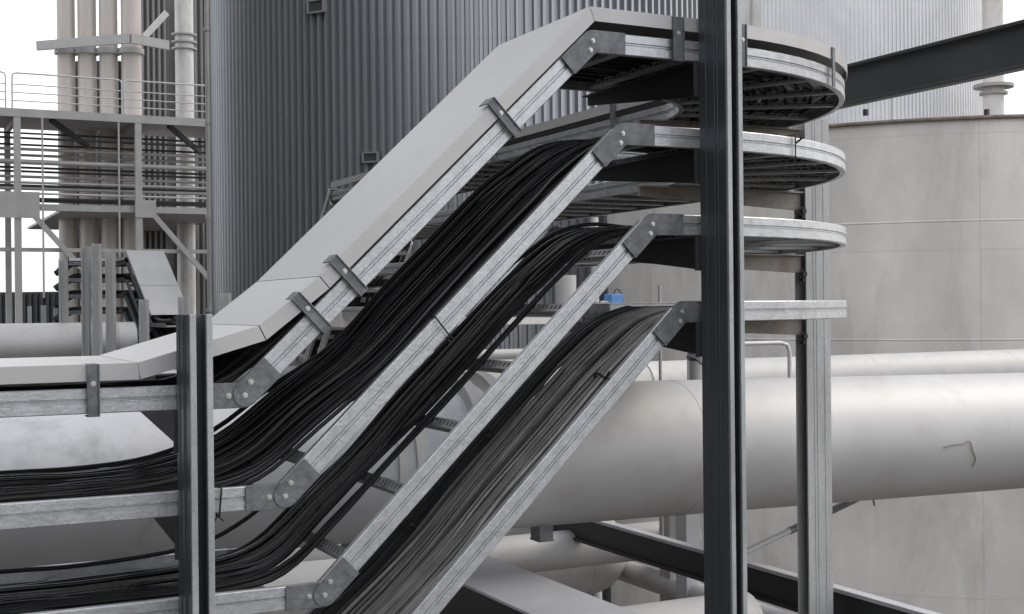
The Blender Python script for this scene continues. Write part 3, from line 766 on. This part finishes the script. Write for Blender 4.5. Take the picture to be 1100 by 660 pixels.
# low pipes along the stack, seen in the gaps beneath the lidded slope
for y, r_, mm, lab in ((388, .045, 'frame', 'grey pipe level with the lid foot, upper of three behind the slopes'), (400, .06, 'clad', 'silver pipe in the middle of three behind the slopes'), (412, .04, 'arm_dark', 'dark pipe, lowest of three behind the slopes')):
    q = survey(330, y, 5.4)
    solo('service_pipe', MB().tube([(q.x - 1.0, 5.4, q.z), (q.x + 2.6, 5.4, q.z)], r_, 20), M[mm], lab, 'pipe', q)
q = survey(340, 385, 5.2)
solo('steel_post', MB().box(q.x - .035, q.x + .035, 5.2, 5.27, GROUND, survey(340, 366, 5.2).z), M['galv_post'], 'short blue-grey post seen between lidded slope and second tray', 'post', (q.x, 5.2, GROUND))

# ------------------------------------------------------------------ second tray stack, farther back at the left
hi = at(155, 268, 18.1)                       # middle of the lid's upper edge
ct2, dh = hi.x, hi.y
rise = .868
LV2 = [.650, .418, .186, -.044]
lab2 = ['lidded top tray of the distant stack, its pale lid sloping towards the viewer', 'second tray of the distant stack left of the silo', 'third tray of the distant stack left of the silo', 'bottom tray of the distant stack left of the silo']
for k, zu in enumerate(LV2):
    dk = dh + k * .09
    th = Thing('cable_tray', lab2[k], 'cable tray', (ct2, dh, zu), 'cable trays of the distant stack')
    top = [V((ct2 - .95, dk + .75, zu)), V((ct2 - .45, dk + .75, zu))] + [V((ct2 - .45 + .45 * math.sin(a), dk + .30 + .45 * math.cos(a), zu)) for a in [math.pi / 2 * i / 8 for i in range(1, 9)]] + [V((ct2, dk, zu))]
    slope = [V((ct2, dk - .01, zu - .01)), V((ct2 + .16, dk - .89, zu - rise))]
    low = [V((ct2 + .16, dk - .90, zu - rise)), V((ct2 + .16, dk - 1.9, zu - rise))]
    tray(th, [top, slope, low], M['plate'], .3)
    if k == 0:
        up = V((0, 0, .065))
        th.part('lid_panel', MB().sweep([p + up for p in top], lid_prof(LH)), M['lid'])
        th.part('lid_panel', MB().sweep([V((ct2, dk, zu + .17)), V((ct2 + .09, dk - .5, zu - .325))], lid_prof(LH)), M['lid'])
        th.part('lid_panel', MB().sweep([V((ct2 + .091, dk - .505, zu - .33)), V((ct2 + .165, dk - .91, zu - rise + .135))], lid_prof(LH)), M['lid'])
    for i in range(12):
        o = U(-.24, .24); r_ = U(.022, .038); zu_ = zu; zu = zu_ + U(0, .06)
        pth = [(ct2 - 1.0 - U(0, .1), dk + .75 + o, zu - .12), (ct2 - .85, dk + .75 + o, zu + .03)] + [(ct2 - .45 + (.45 + o) * math.sin(a), dk + .30 + (.45 + o) * math.cos(a), zu + .03) for a in [math.pi / 2 * j / 5 for j in range(6)]] + [(ct2 + o, dk - .05, zu - .01), (ct2 + .08 + o, dk - .45, zu - .39), (ct2 + .14 + o, dk - .8, zu - .72), (ct2 + .16 + o, dk - 1.1, zu - rise + .03), (ct2 + .16 + o, dk - 1.9, zu - rise + .03)]
        solo('cable', MB().tube(smooth_path(pth, 3), r_, 6), M['cable'], 'dark cable lying in the distant stack of trays left of the silo', 'cable', (ct2, dk, zu), 'cables in the distant stack'); zu = zu_
def far_post(x0, x1, y0, Y, lab, ybot=None):
    a, b = at(x0, y0, Y), at(x1, y0, Y); th = Thing('steel_post', lab, 'steel post', (a.x, a.y, GROUND), 'steel posts of the distant stack')
    vx = (b - a); vx.z = 0; wdt = vx.length; vx.normalize(); vy = V((-vx.y, vx.x, 0))
    o = V(((a.x + b.x) / 2, a.y, 0)); o = (a + b) / 2; zc = (a.z + GROUND) / 2; hz = (a.z - GROUND) / 2
    for s_ in (-1, 1): th.part('flange', MB().obox(V((o.x, o.y, zc)) + vx * s_ * (wdt / 2 - .012), vx, vy, (0, 0, 1), .012, .045, hz), M['galv_old'])
    th.part('web', MB().obox(V((o.x, o.y, zc)), vx, vy, (0, 0, 1), wdt / 2 - .024, .01, hz - .002), M['galv_old'])
far_post(64, 72, 279, 17.0, 'leftmost of the thin posts holding the distant tray stack')
far_post(88, 96, 265, 16.4, 'second from left of the posts in front of the distant tray stack')
far_post(99, 108, 262, 16.2, 'tallest of the posts in front of the distant tray stack')
far_post(114, 123, 271, 16.4, 'post closest to the distant lidded slope, on its left')
far_post(150, 159, 322, 16.0, 'stubby post at the left foot of the distant lidded slope')
far_post(192, 203, 319, 15.8, 'stubby post at the right foot of the distant lidded slope')
far_post(236, 247, 315, 15.5, 'stubby pale post between the silo and the short near post')
# pipe in front of which those posts stand
a = at(60, 347, 16.9); b = at(60, 392, 16.9); r_ = (a.z - b.z) / 2
th = Thing('clad_pipe', 'grey clad pipe at the far left behind the thin posts', 'pipe', (a.x, a.y, (a.z + b.z) / 2))
th.part('pipe_run', MB().tube([(a.x - 4 + i * .5, a.y, (a.z + b.z) / 2) for i in range(11)], r_, 40), M['clad'])
th.part('joint_band', MB().ring((a.x + .75, a.y, (a.z + b.z) / 2), (1, 0, 0), r_ - .01, r_ + .012, .05), M['frame'])

# ------------------------------------------------------------------ platform, pipe rack and stacks at the far left
YP = 40.0
def up_(x, y, dd=0.):
    """point on the platform's front plane"""
    return survey(x, y, DP + dd)
DP = at(100, 126, YP).y
zd = survey(110, 126, DP).z
x0, x1 = survey(-60, 120, DP).x, survey(250, 130, DP).x
th = Thing('steel_platform', 'grey steel platform high on columns at the far left, crossing before the beige stacks', 'platform', (x0, DP, GROUND))
th.part('deck_edge', MB().box(x0, x1, DP - .05, DP + .05, zd - .13, zd + .12), M['frame'])
th.part('deck', MB().box(x0, x1, DP + .051, DP + 3.4, zd - .05, zd + .02), M['frame'])
zl_ = survey(110, 226, DP).z
th.part('lower_deck', MB().box(survey(66, 200, DP).x, x1, DP + .31, DP + 9.5, zl_ - .06, zl_ + .02), M['frame'])
for xx in (19, 149, 262):
    cx = survey(xx, 200, DP).x
    th.part('column', MB().box(cx - .10, cx + .10, DP - .04, DP + .14, GROUND, zd - .131), M['frame'], bevel=.01)
    th.part('column', MB().box(cx - .09, cx + .09, DP + 3.0, DP + 3.15, GROUND, zd - .06), M['frame'])
    th.part('cross_beam', MB().box(cx - .06, cx + .06, DP + .15, DP + 2.99, zd - .25, zd - .06), M['frame'])
    z1 = survey(xx, 222, DP).z
    th.part('gusset', MB().box(cx - .12, cx + .52, DP - .075, DP - .045, z1 - .35, z1 + .20) if xx > 50 else MB().box(cx - .75, cx + .62, DP - .075, DP - .045, z1 - .35, z1 + .45), M['frame'])
    q = V((cx + .4, DP - .02, z1 - .2)); th.part('brace', MB().bar(q, q + V((1.9, 0, -2.2)), .10, .16), M['frame'])
    q = V((cx + .9, DP + 1.6, zd - .9)); th.part('knee_brace', MB().bar(V((cx + 1.0, DP + .2, zd - .14)), V((cx + 2.3, DP + 1.6, zd - .75)), .14, .14), M['arm_dark'])
z1 = survey(110, 224, DP).z
th.part('lower_beam', MB().box(x0, x1, DP + .15, DP + .30, z1 - .10, z1 + .10), M['frame'])
z1 = survey(110, 269, DP).z
th.part('lower_beam', MB().box(x0, x1, DP + .15, DP + .28, z1 - .06, z1 + .06), M['frame'])
for xx in (46, 128):
    q = survey(xx, 200, DP - .1); th.part('hanger_rod', MB().tube([(q.x, DP - .1, survey(xx, 320, DP).z), (q.x, DP - .1, zd - .13)], .03, 8), M['frame'])
for x_, y_, w_ in ((32, 329, 4), (47, 328, 5), (60, 331, 4)):
    a_ = at(x_, y_, 19.0)
    solo('steel_post', MB().box(a_.x - w_ * .007, a_.x + w_ * .007, a_.y, a_.y + .08, GROUND, a_.z), M['galv_old'], {32: 'stub post nearest the left edge above the grey clad pipe', 47: 'middle of three stub posts above the grey clad pipe', 60: 'stub post just left of the distant tray posts'}[x_], 'post', (a_.x, a_.y, GROUND))
# guard rails
def guard(xa, xb, lab, closed_left=True):
    ta, tb = survey(xa, 100, DP).x, survey(xb, 100, DP).x
    th = Thing('guard_rail', lab, 'railing', (ta, DP, zd + .12), 'guard rails on the platform')
    z0, h = zd + .12, 1.08; r_ = .026
    pts = [(ta, DP, z0), (ta, DP, z0 + h - .12), (ta + .03, DP, z0 + h - .03), (ta + .12, DP, z0 + h), (tb - .12, DP, z0 + h), (tb - .03, DP, z0 + h - .03), (tb, DP, z0 + h - .12), (tb, DP, z0)]
    th.part('top_rail', MB().tube(pts, r_, 8), M['rail'])
    for f in (.22, .45, .68): th.part('mid_rail', MB().tube([(ta, DP, z0 + h * f), (tb, DP, z0 + h * f)], .018, 6), M['rail'])
    n = max(1, int((tb - ta) / 1.5))
    for i in range(1, n): th.part('baluster', MB().tube([(ta + (tb - ta) * i / n, DP, z0), (ta + (tb - ta) * i / n, DP, z0 + h)], .024, 8), M['rail'])
guard(-50, 6, 'short end of pale guard rail cut by the left edge of the picture')
guard(13, 131, 'long pale guard rail on the platform before the beige stacks')
guard(133, 250, 'pale guard rail on the platform running up to the silo edge')
# pipes of the rack; dark rear ones added to deepen the shade
rack = [(147, 1.1, 'arm_dark', 1.8), (159, 1.2, 'dark', 2.0), (170, 1.6, 'frame', 2.2), (183, 1.4, 'dark', 2.2), (152, 1.3, 'arm_dark', 0.5), (163.6, 1.7, 'frame', .9), (177, 2.8, 'frame', .5), (187, 1.3, 'arm_dark', .9), (192.5, 1.6, 'frame', 1.3), (198.6, 1.5, 'frame', .6), (205, 1.8, 'frame', 1.0), (210, 1.2, 'rail', .5), (215.5, 1.5, 'arm_dark', .9), (202, 1.6, 'dark', 2.0), (218, 1.4, 'dark', 2.0)]
order = sorted(range(len(rack)), key=lambda i: rack[i][0])
words_ = ['first', 'second', 'third', 'fourth', 'fifth', 'sixth', 'seventh', 'eighth', 'ninth', 'tenth', 'eleventh', 'twelfth', 'thirteenth', 'fourteenth', 'fifteenth and lowest']
words = [words_[order.index(i)] for i in range(len(rack))]
for i, (y, r_, mm, dd) in enumerate(rack):
    q = survey(100, y, DP + dd)
    solo('rack_pipe', MB().tube([(x0 - 1, DP + dd, q.z), (x1, DP + dd, q.z)], r_ * YP / F, 12), M[mm], '%s from the top of the level pipes running below the steel platform' % words[i], 'pipe', (x0, DP + dd, q.z), 'pipes below the platform')
# beige exhaust stacks
YS = 43.0
for i, (x, lab) in enumerate(((71.5, 'leftmost of four beige exhaust stacks behind the platform'), (94, 'second from left of four beige exhaust stacks behind the platform'), (117, 'third from left of four beige exhaust stacks behind the platform'), (141.5, 'rightmost and fullest of four beige exhaust stacks behind the platform'))):
    p = at(x, 100, YS)
    r_ = (.29, .30, .30, .33)[i]
    th = Thing('exhaust_stack', lab, 'chimney', (p.x, p.y, GROUND), 'beige exhaust stacks')
    th.part('pipe_run', MB().tube([(p.x, p.y, GROUND), (p.x, p.y, 15)], r_, 32), M['stack'])
    zz = at(x, 52, YS).z
    th.part('collar', MB().ring((p.x, p.y, zz - .12), (0, 0, 1), r_ - .02, r_ + .09, .18, 32), M['frame'])
# frame holding the stacks
YF = YS - .8
a, b, c = at(40, 50, YF + .4), at(141, 41, YF - .5), at(182, 50, YF + .8)
c.z = b.z = a.z = (a.z + b.z + c.z) / 3
th = Thing('stack_frame', 'grey angled steel collar frame clasping the four beige stacks', 'steel frame', b)
th.part('front_beam', MB().bar(at(40, 49.5, YF + .3), at(140, 41.5, YF - .4), .12, .30), M['frame'])
th.part('side_beam', MB().bar(at(140.5, 41.5, YF - .4), at(181, 49, YF + .6), .12, .30), M['frame'])
th.part('strut', MB().bar(at(155, 40, YF + .3), at(179, 14, YF + .8), .10, .20), M['rail'])
# pale pipe with flanges next to the silo
p = at(198, 60, 45.5)
th = Thing('flanged_pipe', 'pale upright flanged pipe between the beige stacks and the silo', 'pipe', (p.x, p.y, GROUND))
th.part('pipe_run', MB().tube([(p.x, p.y, GROUND), (p.x, p.y, 15)], .32, 32), M['trim'])
for y in (38, 46, 53):
    th.part('flange', MB().ring((p.x, p.y, at(198, y, 45.5).z), (0, 0, 1), .30, .44, .06, 32), M['frame'])
# ribbed dark buildings behind
def hall(name, xa, xb, ytop, Y, mm, lab, n, dep=.12, thick=6.0):
    a, b = at(xa, 200, Y), at(xb, 200, Y); zt = at((xa + xb) / 2, ytop, Y).z
    th = Thing(name, lab, 'building', ((a.x + b.x) / 2, (a.y + b.y) / 2, GROUND))
    vx = (b - a); vx.z = 0; L = vx.length; vx.normalize(); vy = V((-vx.y, vx.x, 0)); aa = V((a.x, a.y, 0)); m = MB(); pr_ = []
    for i in range(n):
        for f, h in ((0, 0), (.45, 0), (.55, dep), (.9, dep)): pr_.append(aa + vx * L * (i + f) / n - vy * h)
    k = len(pr_); vs = [p + V((0, 0, GROUND)) for p in pr_] + [p + V((0, 0, zt)) for p in pr_]
    m.add(vs, [(i, i + 1, i + 1 + k, i + k) for i in range(k - 1)])
    th.part('front_wall', m, mm)
    th.part('side_wall', MB().obox(aa + vx * L / 2 + vy * (thick / 2 + .02) + V((0, 0, (zt + GROUND) / 2)), vx, vy, (0, 0, 1), L / 2, thick / 2, (zt - GROUND) / 2 - .02), mm)
    return th
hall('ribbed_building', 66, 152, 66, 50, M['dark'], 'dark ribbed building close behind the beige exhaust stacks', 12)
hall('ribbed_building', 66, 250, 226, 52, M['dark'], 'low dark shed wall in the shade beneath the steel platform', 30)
hall('ribbed_building', 152, 182, -40, 50, M['midrib'], 'tall grey ribbed tower between stacks and flanged pipe', 5, .22)
hall('ribbed_building', 209, 240, -40, 50, M['midrib'], 'grey ribbed tower tucked behind the silo edge and flanged pipe', 5, .22)
lb = hall('low_building', -80, 300, 313, 60, M['dark'], 'low dark hall along the horizon at the far left', 60)
wx = MB(); c8 = [(-20.5, -10), (-14.5, -10), (-14.5, 27), (-20.5, 27)]  # unseen block added left of the view to darken left-facing sides
wp = []
for X, Y in c8: wp.append((((X - AX) * UX + (Y - AY) * UY), ((X - AX) * WX + (Y - AY) * WY)))
wx.prism(wp, (0, 0, GROUND), (1, 0, 0), (0, 1, 0), (0, 0, 19))
lb.part('light_block', wx, M['dark'])
wx = MB(); wp = []  # second unseen block, added behind the camera to dim faces turned to it
for X, Y in ((-20.4, -16), (-1.5, -16), (-1.5, -10.1), (-20.4, -10.1)): wp.append((((X - AX) * UX + (Y - AY) * UY), ((X - AX) * WX + (Y - AY) * WY)))
wx.prism(wp, (0, 0, GROUND), (1, 0, 0), (0, 1, 0), (0, 0, 15))
lb.part('light_block', wx, M['dark'])

# ------------------------------------------------------------------ ground
g = MB(); n = 8; sz = 600
g.add([(-sz + 2 * sz * i / n, -sz + 2 * sz * j / n, GROUND) for j in range(n + 1) for i in range(n + 1)],
      [(j * (n + 1) + i, j * (n + 1) + i + 1, (j + 1) * (n + 1) + i + 1, (j + 1) * (n + 1) + i) for j in range(n) for i in range(n)])
solo('ground', g, M['ground'], kind='structure', base=(0, 0, GROUND))

# ------------------------------------------------------------------ light, sky, camera
sun_az_vec = V((.86, .26, 0)).normalized(); elev = R(42)
to_sun = V((sun_az_vec.x * math.cos(elev), sun_az_vec.y * math.cos(elev), math.sin(elev)))
sl = bpy.data.lights.new('sun', 'SUN'); sl.energy = 1.1; sl.angle = R(30); sl.color = (1, .93, .83)
so = bpy.data.objects.new('sun', sl); COL.objects.link(so)
so.rotation_euler = to_sun.to_track_quat('Z', 'Y').to_euler()
w = bpy.data.worlds.new('World'); S.world = w; w.use_nodes = True
nt = w.node_tree; N = nt.nodes; Lk = nt.links
bg = N['Background']
sky = N.new('ShaderNodeTexSky'); sky.sky_type = 'NISHITA'; sky.sun_disc = False
sky.sun_elevation = elev; sky.sun_rotation = math.atan2(to_sun.x, to_sun.y); sky.dust_density = 3; sky.air_density = 1
tc = N.new('ShaderNodeTexCoord'); nz = N.new('ShaderNodeTexNoise'); nz.inputs['Scale'].default_value = 2.2; nz.inputs['Detail'].default_value = 6
mp = N.new('ShaderNodeMapping'); mp.inputs['Scale'].default_value = (1, 1, 2.2)
Lk.new(tc.outputs['Generated'], mp.inputs['Vector']); Lk.new(mp.outputs[0], nz.inputs['Vector'])
mr = N.new('ShaderNodeMapRange'); mr.inputs['From Min'].default_value = .32; mr.inputs['From Max'].default_value = .58; mr.inputs['To Min'].default_value = .40; mr.inputs['To Max'].default_value = .92
Lk.new(nz.outputs['Fac'], mr.inputs['Value'])
mx = N.new('ShaderNodeMix'); mx.data_type = 'RGBA'
Lk.new(mr.outputs[0], mx.inputs['Factor']); Lk.new(sky.outputs[0], mx.inputs['A']); mx.inputs['B'].default_value = (9.6, 9.7, 10.0, 1)
Lk.new(mx.outputs['Result'], bg.inputs['Color']); bg.inputs['Strength'].default_value = .15
cam = bpy.data.cameras.new('camera'); co = bpy.data.objects.new('camera', cam); COL.objects.link(co)
cam.sensor_width = 36; cam.lens = F / 1100 * 36; cam.clip_end = 3000; cam.clip_start = .05
co.matrix_world = Matrix.Translation((0, 0, EYE)) @ Matrix.Rotation(R(90), 4, 'X') @ Matrix.Rotation(-ROLL, 4, 'Z')
S.camera = co
S.view_settings.view_transform = 'Standard'; S.view_settings.look = 'None'; S.view_settings.gamma = 1; S.view_settings.exposure = .05
